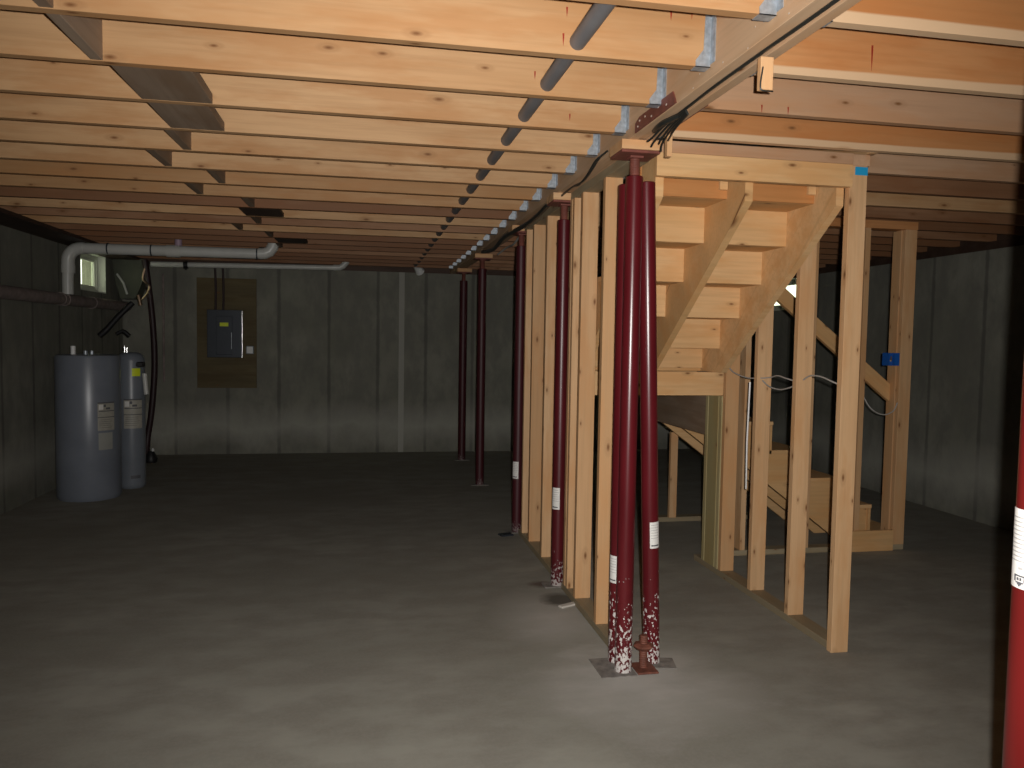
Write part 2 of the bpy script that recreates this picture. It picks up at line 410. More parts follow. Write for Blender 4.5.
# ------------------------------------------------------------------ joists + hangers
BX0, BX1, BZ = 1.089, 1.203, 2.322
def hanger(parent, off, side, y0):
    """U-shaped joist hanger: seat, two cheeks, face flanges. side -1: joist left of the beam"""
    bm = bmesh.new(); t = .0022
    xe = BX0 if side < 0 else BX1
    a, b = sorted((xe + side*.002, xe + side*.052)); z0 = JB-t
    box(bm, a, b, y0-t, y0+.038+t, z0, JB)                      # seat
    zt = JB+.185
    for y in (y0-t, y0+.038):                                    # cheeks, cut on a slant at the free end
        pts = [(xe+side*.002, z0), (xe+side*.052, z0), (xe+side*.052, z0+.02), (xe+side*.026, z0+.055), (xe+side*.022, zt), (xe+side*.002, zt)]
        prism(bm, pts, 1, y, y+t)
    fa, fb = sorted((xe+side*.0003, xe+side*.0025))
    box(bm, fa, fb, y0-.034, y0-t, z0+.01, zt); box(bm, fa, fb, y0+.038+t, y0+.068, z0+.01, zt)
    for z in (z0+.035, z0+.08, z0+.13):                          # nail heads
        for (yy, xx) in ((y0-t-.0015, xe+side*.014),):
            box(bm, xx-.003, xx+.003, yy, yy+.0015, z, z+.006)
    bmesh.ops.translate(bm, verts=bm.verts, vec=-Vector(off))
    return link('joist_hanger', bm, M['galv'], parent)
def joist(n, side, x0, x1, mat, label, group, drips=(), hang=True):
    y = J0 + SP*n; L = x1-x0
    o = lumber('floor_joist', (x0, y, JB), L, 'x', .038, JT-JB-.0005, mat)
    tag(o, label, 'joist', group)
    if hang: hanger(o, o.location, side, y)
    for (dx, zt, ln, w) in drips:
        bm = bmesh.new(); cx = dx - o.location.x; zt_ = zt - o.location.z
        prism(bm, [(cx-w, zt_), (cx+w, zt_), (cx+w*.7, zt_-ln*.5), (cx, zt_-ln), (cx-w*.6, zt_-ln*.5)], 1, -.0202, -.0192)
        link('red_drip', bm, M['drip'], o)
    return o
drips = {0: [(.585,2.50,.07,.004),(.62,2.50,.04,.003),(.66,2.385,.02,.003)], 1: [(.61,2.50,.03,.003),(.60,2.42,.04,.003),(.95,2.52,.03,.003),(1.02,2.52,.02,.002)], 2: [(.60,2.44,.03,.003)],
         3: [(.84,2.42,.03,.003)]}
words_l = {0: 'nearest pine ceiling joist left of the beam, at the very top of the photo', 1: 'second pine ceiling joist from the camera left of the beam',
           2: 'third pine ceiling joist left of the beam, just before the flat grey blocking panel',
           3: 'fourth pine ceiling joist left of the beam, crossing between the two flat blocking panels',
           4: 'fifth pine ceiling joist left of the beam, just behind the flat grey blocking'}
grp_l = 'pine ceiling joists left of the beam'; grp_r = 'pine ceiling joists right of the beam'
nmax = 19
for n in range(-6, nmax+1):
    y = J0 + SP*n
    if y > YF-.06: break
    if n < -1: continue
    lab = words_l.get(n) if n >= 0 else 'pine ceiling joist directly over the camera left of the beam'
    if lab is None: lab = ORD[n] + ' pine ceiling joist from the camera left of the beam'
    joist(n, -1, XL-.2, BX0, W['joist_r' if n in (9, 11) or n > 12 else 'joist'], lab, grp_l, drips.get(n, ()))
right_mat = {0: 'joist_o', 1: 'joist_o', 2: 'joist_g', 3: 'joist_o', 4: 'joist_g', 5: 'joist_r', 6: 'joist', 7: 'joist_r', 8: 'joist_r'}
words_r = {0: 'nearest orange joist right of the beam, in the top right corner', 1: 'second joist right of the beam, orange with a pale lower edge',
           2: 'third joist right of the beam, pinkish and knotty', 3: 'fourth joist right of the beam, orange, just above the stair header'}
for n in range(-1, nmax+1):
    y = J0 + SP*n
    if y > YF-.06: break
    x0 = BX1
    if SY0-.02 < y < SY1: x0 = SX1+.04
    lab = words_r.get(n) or ('pine ceiling joist over the camera right of the beam' if n < 0 else
          ORD[n] + ' ceiling joist from the camera right of the ' + ('stair opening' if x0 > 2 else 'beam'))
    joist(n, 1, x0, XR+.06, W[right_mat.get(n, 'joist_r')], lab, grp_r, [(1.665, 2.475, .085, .0035)] if n == 1 else ((1.49, 2.385, .03, .003), (1.60,2.385,.03,.003)) if n == 2 else (), hang=x0 < 2)
# header/trimmers round the stair opening
tag(lumber('stair_opening_trimmer', (SX1, SY0-.02, JB), SY1-SY0+.019, 'y', .038, JT-JB-.001, W['joist']),
    'joist-depth trimmer along the right side of the stair opening', 'trimmer')
tag(lumber('stair_opening_header', (BX1, SY1, JB), SX1+.038-BX1, 'x', .038, JT-JB-.001, W['joist']), 'joist-depth header across the far end of the stair opening', 'header')

# blocking between the left joists -------------------------------------------------
def bay(n): return J0+SP*n+.038, J0+SP*(n+1)
blk = [(0,-.84),(1,-.84),(4,-.82),(5,-1.0),(6,-.80),(7,-1.0),(8,-.745),(10,-.80),(11,-1.0),(12,-.80),(14,-.80),(15,-1.0)]
for i, (n, x) in enumerate(blk):
    a, b = bay(n)
    tag(lumber('blocking_board', (x-.038, a, JB+.002), b-a, 'y', .038, .225, W['block']),
        'upright shade-greyed blocking board between the %s and %s joists left of the beam' % (ORD[n], ORD[n+1]), 'blocking', 'blocking between the left joists')
for n, x0, x1, w in ((2,-.83,-.575,'nearer'), (3,-.82,-.60,'farther')):
    a, b = bay(n)
    tag(lumber('flat_blocking', (x0, a, JB+.001), b-a, 'y', x1-x0, .038, W['block']),
        '%s of the two flat grey blocking panels between the joists at upper left' % w, 'blocking', 'flat blocking panels')
a, b = bay(9)
tag(lumber('flat_blocking', (-.86, a, JB+.001), b-a, 'y', .27, .03, W['dark']), 'small dark flat blocking panel between far joists at left', 'blocking')
a, b = bay(13)
tag(lumber('flat_blocking', (-.80, a, JB+.001), b-a, 'y', .27, .03, W['dark']), 'dark flat blocking panel above the elbow of the white drain pipe', 'blocking')
# conduit threaded through the joists
t = thing('conduit_pipe', (.648, 1.0, 2.398), 'long grey conduit threaded through holes in the left joists toward the far wall', 'pipe')
tube('pipe_run', [(0,0,0),(-.005,4,0),(-.01,8.3,.0),(-.03,8.75,-.01)], .0265, M['conduit'], t, 14)
bm = bmesh.new(); ring_tube(bm, [(-.03,8.70,-.005),(.0,8.78,-.03),(.045,8.84,-.085)], [.034,.042,.058], 14)
link('white_elbow', bm, M['white'], t, smooth=True)['label'] = 'white end fitting'

# ------------------------------------------------------------------ beam
b_ = thing('support_beam', (1.146, 4.5, BZ), 'long built-up wooden beam with a red steel splice plate, resting on the red columns', 'beam')
w3 = (BX1-BX0)/3
for i in range(3):
    lumber('beam_ply', (BX0+w3*i, YB, BZ+(.0 if i != 1 else .006)), YF-YB+.1, 'y', w3, JT-BZ-.008, W['beam'], b_, off=b_.location)
for s, x in ((-1, BX0-.0062), (1, BX1+.0004)):
    bm = bmesh.new()
    Y0, Y1 = 2.64, 3.06
    prism(bm, [(Y0,BZ+.002),(Y0+.03,BZ+.05),(Y1-.05,BZ+.055),(Y1,BZ+.04),(Y1,BZ+.002)], 0, x, x+.0058)
    bmesh.ops.translate(bm, verts=bm.verts, vec=-Vector(b_.location))
    pl = link('splice_plate', bm, M['redsteel'], b_)
    bm = bmesh.new()
    xx = x-.002 if s < 0 else x+.0058
    for yy, zz in ((2.72,.016),(2.80,.03),(2.87,.016),(2.94,.034),(3.02,.016),(3.0,.034)):
        box(bm, xx, xx+.002, yy, yy+.008, BZ+zz, BZ+zz+.006)
    bmesh.ops.translate(bm, verts=bm.verts, vec=-Vector(b_.location))
    link('bolt_heads', bm, M['bolt'], pl)
bm = bmesh.new()
for yy, zz, sx in ((1.86,2.40,0),(1.90,2.335,0),(2.08,2.37,0),(2.12,2.325,0),(2.45,2.36,0),(2.5,2.33,0),(1.72,2.36,0),(2.28,2.34,0)):
    box(bm, BX0-.0012, BX0, yy, yy+.005, zz, zz+.004)
bmesh.ops.translate(bm, verts=bm.verts, vec=-Vector(b_.location)); link('nail_heads', bm, M['bolt'], b_)

# ------------------------------------------------------------------ steel columns
def arc_patch(bm, r, a0, a1, z0, z1, thick=.0006, seg=10):
    vs = []
    for rr in (r, r+thick):
        vs.append([[bm.verts.new((rr*math.cos(a0+(a1-a0)*k/seg), rr*math.sin(a0+(a1-a0)*k/seg), z)) for k in range(seg+1)] for z in (z0, z1)])
    (i0, i1), (o0, o1) = vs
    for k in range(seg):
        bm.faces.new((o0[k], o0[k+1], o1[k+1], o1[k])); bm.faces.new((i0[k], i1[k], i1[k+1], i0[k+1]))
        bm.faces.new((o1[k], o1[k+1], i1[k+1], i1[k])); bm.faces.new((i0[k], i0[k+1], o0[k+1], o0[k]))
    bm.faces.new((i0[0], o0[0], o1[0], i1[0])); bm.faces.new((o0[seg], i0[seg], i1[seg], o1[seg]))
def column(x, y, label, mat, ztop=2.18, r=.038, tilt=(0,0), sticker=None, plate=True, cap=True, screw=True, base='greyplate', rich=False, short='', group='red steel columns under the beam'):
    """tilt = shift of the foot relative to the top"""
    t = thing('steel_column', (x+tilt[0], y+tilt[1], 0), label, 'column', group)
    def pos(z): k = 1-z/ztop; return Vector((x+tilt[0]*k, y+tilt[1]*k, z)) - t.location
    zb = .008 if plate else .004
    ax = (pos(ztop)-pos(zb)); L = ax.length
    q = Vector((0,0,1)).rotation_difference(ax.normalized())
    R3 = q.to_matrix()
    bm = bmesh.new()
    lathe(bm, [(r,0),(r,L*.3),(r,L*.6),(r,L-.003),(r-.003,L)], 32)
    tb = link('tube', bm, mat, t, pos(zb), R3, smooth=True)
    if plate:
        bm = bm_box(-.085,.012+r if x+tilt[0] < 1.17 and y > 4 and y < 6 else .085,-.047,.047,0,.008, bev=.002); link('base_plate', bm, M[base], t, (0,0,0))
    if screw:
        top = pos(ztop); zc = BZ-.04-ztop
        bm = bmesh.new(); n = 26
        prof = []
        for i in range(n+1): prof.append((.0205 + (.0018 if i % 2 else 0), zc*i/n))
        lathe(bm, prof, 18); link('jack_screw', bm, M['redsteel'], t, top, smooth=False)
    if cap:
        top = pos(ztop)
        bm = bmesh.new(); box(bm, -.086,.086,-.078,.078, BZ-.052-ztop, BZ-.040-ztop, bev=.002)
        box(bm, -.03,.03,-.03,.03, BZ-.062-ztop, BZ-.052-ztop, bev=.002)
        link('cap_plate', bm, M['redsteel'], t, top)
        bb = tag(lumber('shim_block', (x-.088, y-.085, BZ-.040), .176, 'x', .17, .040, W['stud']),
                 'pale wood shim block capping the ' + short, 'block', 'shim blocks on the columns')
    if sticker:
        a, w, z0, z1 = sticker['a'], sticker['w'], sticker['z0'], sticker['z1']
        bm = bmesh.new(); arc_patch(bm, r+.0004, a-w/2, a+w/2, z0-zb, z1-zb)
        st = link('sticker', bm, M['label'], t, pos(zb), R3, smooth=False)
        bm = bmesh.new(); rows = 11 if rich else 6
        hh = z1-z0
        for k in range(rows):
            zz = z1 - hh*(.10 + .60*k/rows) - zb
            e = random.uniform(.25,.42)*w
            arc_patch(bm, r+.0011, a-w*.42, a+e, zz-hh*.018, zz, .0003, 6)
        if rich:
            for (u0,u1,v0,v1) in ((-.05,.10,.73,.76),(.12,.2,.735,.755)):
                arc_patch(bm, r+.0011, a+w*u0, a+w*u1, z1-hh*v1-zb, z1-hh*v0-zb, .0003, 3)
        link('printed_lines', bm, M['ink2'], st)
        if rich:   # shield-like emblem low on the label
            bm = bmesh.new()
            for (u0,u1,v0,v1) in ((-.19,.19,.83,.85),(-.19,-.13,.85,.915),(.13,.19,.85,.915),(-.09,-.02,.862,.90),(.01,.07,.862,.90),(-.13,.13,.915,.935),(-.07,.07,.935,.955),(-.03,.03,.955,.972)):
                arc_patch(bm, r+.0011, a+w*u0, a+w*u1, z1-hh*v1-zb, z1-hh*v0-zb, .0003, 4)
            link('emblem', bm, M['ink'], st)
        else:
            bm = bmesh.new(); arc_patch(bm, r+.0011, a-w*.4, a+w*.3, z0+hh*.08-zb, z0+hh*.13-zb, .0003, 6)
            link('barcode', bm, M['ink'], st)
    return t
A = math.radians
CY = 3.225
# near trio under the beam
column(1.145, CY, 'middle and foremost red column of the near trio, paint flaking at its foot', M['col'], ztop=2.185, tilt=(.003,0), plate=False, short='middle column of the near trio')
column(1.148, CY+.105, 'left rear red column of the near trio, with a narrow white sticker on its side', M['col'], ztop=2.17, tilt=(.004,0), cap=False, screw=False, plate=False,
       sticker=dict(a=A(212), w=A(75), z0=.375, z1=.50))
column(1.212, CY+.03, 'right leaning red column of the near trio, with a white sticker facing the camera', M['col'], ztop=2.17, tilt=(.100,.045), cap=False, screw=False, plate=False,
       sticker=dict(a=A(290), w=A(85), z0=.545, z1=.665))
# dusty steel shim plates + cut off jack between them
tag(link('floor_plate', bm_box(-.075,.09,-.085,.12,0,.004, bev=.001), M['greyplate'], None, (1.105, 3.245, 0)), 'dusty grey steel plate on the slab under the near left columns', 'plate')
tag(link('floor_plate', bm_box(-.05,.065,-.06,.055,0,.005, bev=.001), M['greyplate'], None, (1.345, 3.275, 0), Matrix.Rotation(A(-12), 3, 'Z')), 'grey dusty steel plate on the slab under the leaning column', 'plate')
t = thing('jack_stub', (1.243, 3.225, .008), 'short rust-brown screw jack stub standing between the near column feet', 'jack')
bm = bmesh.new(); lathe(bm, [(.016,.0)] + [(.0165+(.002 if i%2 else 0), .15*i/30) for i in range(31)], 16); link('screw', bm, M['rust'], t)
bm = bmesh.new(); lathe(bm, [(.030,.085),(.046,.10),(.046,.108),(.028,.115)], 6); link('nut', bm, M['rust'], t)
bm = bmesh.new(); box(bm, -.046,.05,-.065,.05,-.004,.006, bev=.002); link('foot', bm, M['rust'], t, (.0,-.0,0))
# the rest of the row
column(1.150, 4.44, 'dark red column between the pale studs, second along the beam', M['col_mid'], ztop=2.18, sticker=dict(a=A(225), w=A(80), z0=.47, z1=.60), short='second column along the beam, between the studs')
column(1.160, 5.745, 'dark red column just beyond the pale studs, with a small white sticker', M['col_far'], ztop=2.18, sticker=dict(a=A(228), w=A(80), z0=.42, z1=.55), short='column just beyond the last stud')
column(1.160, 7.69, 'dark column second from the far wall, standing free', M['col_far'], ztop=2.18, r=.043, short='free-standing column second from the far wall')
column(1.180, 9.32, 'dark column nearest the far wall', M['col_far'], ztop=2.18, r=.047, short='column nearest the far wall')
tag(link('dark_wedge', bm_box(-.05,.05,-.035,.035,0,.012, bev=.002), M['panelbox'], None, (1.06, 5.66, 0), Matrix.Rotation(A(15), 3, 'Z')), 'small dark metal offcut on the slab beside the column beyond the studs', 'offcut')
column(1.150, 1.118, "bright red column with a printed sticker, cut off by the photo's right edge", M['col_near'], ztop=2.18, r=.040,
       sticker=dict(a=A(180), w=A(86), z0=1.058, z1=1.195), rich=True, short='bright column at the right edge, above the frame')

# ------------------------------------------------------------------ partition under the beam
SXL = 1.163
for ya, yb, w in ((3.40, 4.385, 'near'), (4.495, 5.69, 'far')):
    tag(lumber('bottom_plate', (SXL, ya, 0), yb-ya, 'y', .089, .038, W['plate']), '%s length of bottom plate on the slab under the beam partition' % w, 'plate')
for ya, yb, w in ((3.33, 4.345, 'near'), (4.535, 5.65, 'far')):
    tag(lumber('top_plate', (SXL, ya, 2.280), yb-ya, 'y', .089, BZ-2.2805, W['plate']), '%s length of top plate between the partition studs and the beam' % w, 'plate')
st_l = [(3.69,'nearest stud of the partition under the beam, left of the near column trio'), (4.087,'broad-faced stud second in the partition under the beam'),
        (4.262,'narrow-looking stud third in the partition under the beam'), (4.315,'sliver of a stud just right of the second column along the beam'),
        (4.914,'stud just left of the second column along the beam'), (5.315,'broad stud next to last in the partition under the beam'), (5.560,'last stud of the partition under the beam, beside the dark column')]
for y, lab in st_l:
    tag(lumber('wall_stud', (SXL, y, .038), 2.242, 'z', .089, .038, W['stud']), lab, 'stud', 'studs of the partition under the beam')

# ------------------------------------------------------------------ stairs
RISE, RUN = .18, .243
def Yk(k): return 3.715 + RUN*k
def Zk(k): return 1.98 - RISE*k
def low(y): return 2.135 - .735*(y-3.27)      # lower edge of the stringers
up = thing('upper_staircase', (1.75, 3.3, 0), 'upper flight of open-backed wooden stairs descending from the header to the landing', 'staircase')
U = Vector(up.location)
def stringer_bm(x0, x1):
    bm = bmesh.new()
    zb = 1.2935; yb = 3.27 + (2.135-zb)/.735
    pts = [(3.29, low(3.29)), (yb, zb), (Yk(4)+.0195, zb), (Yk(4)+.0195, Zk(3))]
    for k in range(3, -2, -1): pts += [(Yk(k)+.0195, Zk(k)), (Yk(k)+.0195, Zk(k-1))]
    pts += [(3.29, Zk(-2))]
    prism(bm, pts, 0, x0, x1)
    bmesh.ops.translate(bm, verts=bm.verts, vec=-U); return bm
for x0 in (1.266, 1.697, 2.155):
    link('stringer', stringer_bm(x0, x0+.038), W['stair'], up)
SW = .935
for k in range(-1, 5):
    z0 = Zk(k)+.0005 if k < 4 else 1.312
    lumber('riser', (1.262, Yk(k), z0), SW, 'x', .019, Zk(k-1)-.0005-z0, W['orange' if k == -1 else 'stair'], up, off=U)
    if k < 4: lumber('tread', (1.262, Yk(k)+.0195, Zk(k)), SW, 'x', RUN, .026, W['stair'], up, off=U)
lumber('tread', (1.262, 3.29, Zk(-2)), SW, 'x', Yk(-1)+.0195-3.29, .026, W['stair'], up, off=U)
for x in (1.697-.045, 1.697+.040, 2.155-.042):
    lumber('cleat', (x, Yk(-1)-.02, 2.20), .04, 'x', .019, .10, W['stair'], up, off=U)
tag(lumber('stair_header', (1.256, 3.25, 2.203), .955, 'x', .038, .102, W['stair']), 'horizontal pine header board across the top of the stairs', 'header')
tag(lumber('header_packer', (1.256, 3.25, 2.3055), .955, 'x', .038, JB-2.305-.001, W['joist_g']), 'dark packer strip between the stair header and the joist above', 'packer')

# landing
la = thing('stair_landing', (1.78, 5.2, 0), 'framed stair landing with pine rim boards between the two flights', 'landing')
Lo = Vector(la.location)
lumber('rim_board', (1.262, 4.55, 1.143), 1.0, 'x', .038, .148, W['stair'], la, off=Lo)
lumber('side_board', (2.262, 4.78, .858), 1.15, 'y', .02, .43, W['block'], la, off=Lo)  # dark board colour stands in for the grazing light on this face
lumber('side_board', (1.262, 4.589, 1.143), 1.34, 'y', .038, .148, W['stair'], la, off=Lo)
lumber('rim_board', (1.262, 5.932, 1.143), 1.0, 'x', .038, .148, W['stair'], la, off=Lo)
for y in (4.99, 5.39): lumber('landing_joist', (1.301, y, 1.143), .958, 'x', .038, .148, W['stair'], la, off=Lo)
lumber('deck', (1.262, 4.71, 1.2915), 1.02, 'x', 1.26, .02, W['stair'], la, off=Lo)

# lower flight, descending to the right
lo = thing('lower_staircase', (3.1, 5.4, 0), 'lower flight of pine stairs descending right behind the studs to the slab', 'staircase')
Lw = Vector(lo.location)
xs = [2.585, 2.855, 3.125, 3.395, 3.665]; zs = [1.13, .925, .72, .515, .31]
def lstr(y0, y1):
    bm = bmesh.new()
    f = lambda x: .48-.745*(x-2.836)
    pts = [(2.30, f(2.30)), (2.84, f(2.84)), (3.48, 0.0), (3.93, 0.0), (3.93, .105-.027), (xs[4]-.02, .105-.027)]
    pts2 = []
    for i in range(4, -1, -1):
        pts2 += [(xs[i]-.02, zs[i]-.027), ((xs[i-1]-.02) if i else 2.30, zs[i]-.027)]
    prism(bm, pts+pts2, 1, y0, y1)
    bmesh.ops.translate(bm, verts=bm.verts, vec=-Lw); return bm
for y0 in (5.03, 5.43, 5.85): link('stringer', lstr(y0, y0+.038), W['stair'], lo)
for i in range(5):
    xa = xs[i-1]-.02 if i else 2.30
    lumber('tread', (xa, 5.01, zs[i]-.0265), xs[i]-xa+.005, 'x', .90, .0265, W['stair'], lo, off=Lw)
    zl = zs[i+1] if i < 4 else .105
    lumber('riser', (xs[i]-.0195, 5.01, zl+.0005-.027), .018, 'x', .90, zs[i]-zl-.001, W['stair'], lo, off=Lw)
lumber('tread', (xs[4]-.0, 5.01, .079), .27, 'x', .90, .0265, W['stair'], lo, off=Lw)
# side trim board on the front of the near stringer
# handrail
p0, p1 = Vector((2.45, 4.992, 2.158)), Vector((3.79, 4.992, 1.114))
ax = (p1-p0); L = ax.length; q = Vector((1,0,0)).rotation_difference(ax.normalized()).to_matrix()
bm = bmesh.new(); box(bm, -L/2, L/2, 0, .038, -.051, .051, bev=.003)
tag(link('handrail', bm, W['stair'], None, (p0+p1)/2, q), 'sloping pine guard rail behind the studs above the lower flight', 'handrail')

# right partition (along the stairs)
SX = 2.216
tag(lumber('bottom_plate', (SX, 3.301, 0), 4.86-3.301, 'y', .089, .0378, W['plate']), 'bottom plate of the stud wall along the right side of the stairs', 'plate')
st_r = [(3.262, 2.303, 'tallest nearest stud right of the stairs with blue tape at its top'), (3.668, None, 'second stud from the camera along the right side of the stairs'),
        (4.077, None, 'third stud from the camera along the right side of the stairs'), (4.46, None, 'pale fourth stud carrying the landing rim board')]
for y, top, lab in st_r:
    zt = top or 2.303
    if top is None:
        o = lumber('wall_stud', (SX, y, .038), zt-.038, 'z', .089, .038, W['stud'])
    else:
        o = lumber('wall_stud', (SX-.012, y, .0), zt, 'z', .089, .038, W['stud'])
        # blue tape wrapped round the stud head
        bm = bmesh.new(); a = .0008
        h = zt/2
        box(bm, h-.042, h-.004, -.019-a, -.019, -.0445-a, .02); box(bm, h-.042, h-.004, -.019, .019, -.0445-a, -.0445)
        tp = link('blue_tape', bm, M['tape'], o); tp['label'] = 'bright blue tape on the stud head'
    tag(o, lab, 'stud', 'studs along the right side of the stairs')
tag(lumber('top_plate', (SX, 3.262, 2.3035), 4.498-3.262, 'y', .089, JB-2.3045, W['joist_g']), 'top plate over the studs along the right side of the stairs', 'plate')
for y, lab in ((4.505, 'greenish treated stud doubled behind the pale fourth stud'), (4.70, 'greenish treated stud farther back under the landing')):
    tag(lumber('treated_stud', (SX-.003, y, .038), 1.104, 'z', .089, .038, W['green']), lab, 'stud', 'greenish studs under the landing')
tag(lumber('treated_stud', (SX-.003, 4.552, .038), 1.104, 'z', .02, .140, W['green']), 'thin greenish treated board between the two greenish landing studs', 'board')
tag(lumber('wall_stud', (SX+.05, 4.505, 1.1435), .20, 'z', .0385, .038, W['stud']), 'short pale stud offcut beside the end of the landing rim board', 'stud')

# rear partition in front of the lower flight
RY = 4.90
tag(lumber('bottom_plate', (2.33, RY, 0), 3.86-2.33, 'x', .089, .0378, W['plate']), 'bottom plate of the stud wall in front of the lower flight', 'plate')
tag(lumber('top_plate', (2.33, RY, 2.300), 3.865-2.33, 'x', .089, .0565, W['joist_o']), 'reddish top plate of the stud wall in front of the lower flight', 'plate')
for x, lab in ((2.575,'dim stud just right of the pale fourth stud, in the wall before the lower flight'), (3.06,'stud hidden mostly behind the second raked stud, in the wall before the lower flight'),
               (3.455,'stud peeking out right behind the tallest nearest stud')):
    tag(lumber('wall_stud', (x, RY, .038), 2.262, 'z', .038, .089, W['stud']), lab, 'stud', 'studs of the wall before the lower flight')
tag(lumber('wall_stud', (3.768, RY, .038), 2.262, 'z', .092, .038, W['stud']), 'broad end stud at the right of the wall before the lower flight', 'stud', 'studs of the wall before the lower flight')
tag(lumber('wall_stud', (3.762, RY+.0385, .038), 2.262, 'z', .038, .089, W['stud']), 'side-on stud nailed behind the broad end stud, beside the blue box', 'stud', 'studs of the wall before the lower flight')
tag(lumber('floor_block', (3.40, RY-.02, .0), .36, 'x', .019, .15, W['stair']), 'low pine board on the slab between the last two studs before the lower flight', 'board')
# wall under the far stringer
tag(lumber('bottom_plate', (2.30, 5.93, 0), 1.0, 'x', .089, .0378, W['plate']), 'pale bottom plate on the slab under the far side of the stairs', 'plate')
tag(lumber('wall_stud', (2.468, 5.905, .038), .705, 'z', .060, .038, W['stud']), 'short stud under the far stringer seen beneath the landing', 'stud')

# blue electrical box with cable
t = thing('electrical_box', (3.72, RY, 1.38), 'blue plastic electrical box on the left side of the last stud', 'electrical box')
bm = bmesh.new()
a = .045
for bx in ((-.042,.040,-.004,-.001,-a,-a+.004),(-.042,.040,-.004,-.001,a-.004,a)): pass
box(bm, -.042,.040,.072,.076,-a,a); box(bm, -.042,-.038,0,.072,-a,a); box(bm, .036,.040,0,.072,-a,a)
box(bm, -.038,.036,0,.072,-a,-a+.004); box(bm, -.038,.036,0,.072,a-.004,a)
box(bm, -.002,.036,-.003,.0,-a,a); link('box_body', bm, M['blue'], t)
bm = bmesh.new(); ring_tube(bm, spline([(-.02,.06,.0),(-.028,.03,.01),(-.018,.012,-.012),(-.012,.02,.02)]), .005, 6); link('wire_tail', bm, M['brass'], t, smooth=True)
tag(tube('cable', spline([(3.50,4.95,1.16),(3.50,4.90,1.09),(3.55,4.885,1.02),(3.64,4.885,.985),(3.72,4.89,1.01),(3.755,4.895,1.07)]), .004, M['wiregrey'], None, 6), 'thin cable looping between the last two studs below the blue box', 'cable')
def at(x, y, z): return (x, y, z)
tag(tube('cable', spline([(2.208,4.44,1.345),(2.210,4.36,1.30),(2.22,4.22,1.275),(2.23,4.12,1.275),(2.25,4.0,1.285),(2.24,3.90,1.30),(2.235,3.80,1.29),(2.25,3.70,1.275)]), .004, M['wiregrey'], None, 6),
    'upper grey cable strung between the studs right of the stairs', 'cable')
tag(tube('cable', spline([(2.235,4.05,1.265),(2.24,3.98,1.235),(2.245,3.88,1.225),(2.24,3.78,1.24),(2.24,3.71,1.26)]), .004, M['wiregrey'], None, 6),
    'lower sagging grey cable between the second and third studs right of the stairs', 'cable')
tag(tube('cable', spline([(2.25,3.66,1.29),(2.24,3.58,1.315),(2.235,3.48,1.315),(2.235,3.38,1.295),(2.25,3.31,1.275)]), .004, M['wiregrey'], None, 6),
    'grey cable reaching from the second stud to the tallest stud', 'cable')
tag(tube('cable', [(2.216,4.16,1.25),(2.209,4.16,.9),(2.213,4.16,.62)], .005, M['white'], None, 6), 'white cable hanging straight down beside the third stud', 'cable')

# wiring along the beam
def cab(name, pts, r, lab, mat='wire'):
    return tag(tube(name, spline(pts), r, M[mat], None, 6), lab, 'cable')
cab('cable', [(1.128,1.0,BZ-.006),(1.131,1.6,BZ-.007),(1.128,1.85,BZ-.010),(1.130,2.1,BZ-.006),(1.126,2.4,BZ-.008),(1.13,2.62,BZ-.010),(1.136,2.85,BZ-.010)], .0055, 'black cable stapled along the underside of the beam')
for i, (dx, dy, dz, w) in enumerate(((-.035,.02,-.045,'leftmost'), (-.015,.04,-.060,'second from left'), (.005,.02,-.052,'middle'), (.022,.05,-.075,'longest'), (.038,.03,-.050,'rightmost'))):
    cab('cable_end', [(1.136+dx*.1,2.66,BZ-.016-.003*i),(1.146+dx*.5,2.84,BZ-.018-.004*i),(1.15+dx,2.93+dy,BZ-.03+dz*.3),(1.155+dx*1.2,2.97+dy,BZ+dz)], .0045, '%s of the black cable ends splaying out under the beam' % w)
cab('cable', [(1.15,2.70,BZ-.012),(1.11,2.82,BZ-.02),(1.125,2.95,BZ-.014)], .011, 'thick black cable bundle lying against the beam underside by the near columns')
for i, (a, b) in enumerate(((1.075,.0),(1.078,.07))):
    cab('cable', [(1.082,3.42+b,JB-.02),(1.070,3.50+b,BZ-.0),(a-.012,3.62+b,BZ-.04),(a,3.80+b,BZ-.05),(1.10,4.10,BZ-.02),(1.12,4.6,BZ-.012-.008*i)], .005, ('first' if i == 0 else 'second') + ' dark cable drooping off the left side of the beam behind the near columns')
cab('cable', [(1.115,4.7,BZ-.01),(1.10,5.2,BZ-.05),(1.08,6.0,BZ-.04),(1.09,6.6,BZ-.07),(1.10,7.3,BZ-.02)], .016, 'thick dark cable bundle sagging under the far half of the beam')
cab('cable', [(1.20,5.9,BZ-.01),(1.19,6.2,BZ-.07),(1.21,6.6,BZ-.05),(1.18,6.9,BZ-.08)], .008, 'pale cable scrap hanging under the beam between the dark columns', 'wiregrey')
tag(lumber('wood_peg', (1.128, 2.115, 2.212), .094, 'z', .040, .022, W['stud']), 'short pale wood peg hanging under the beam near the top of the photo', 'peg', 'wood pegs under the beam')
tag(lumber('wood_peg', (1.185, 2.96, 2.215), .090, 'z', .022, .030, W['stud']), 'short pale wood peg under the beam just in front of the near columns', 'peg', 'wood pegs under the beam')
tag(tube('wire_loop', spline([(1.126,2.10,2.27),(1.120,2.10,2.22),(1.125,2.10,2.204),(1.15,2.10,2.203),(1.165,2.11,2.206)]), .0022, M['wire'], None, 6), 'thin dark wire loop round the wood peg under the beam', 'wire')

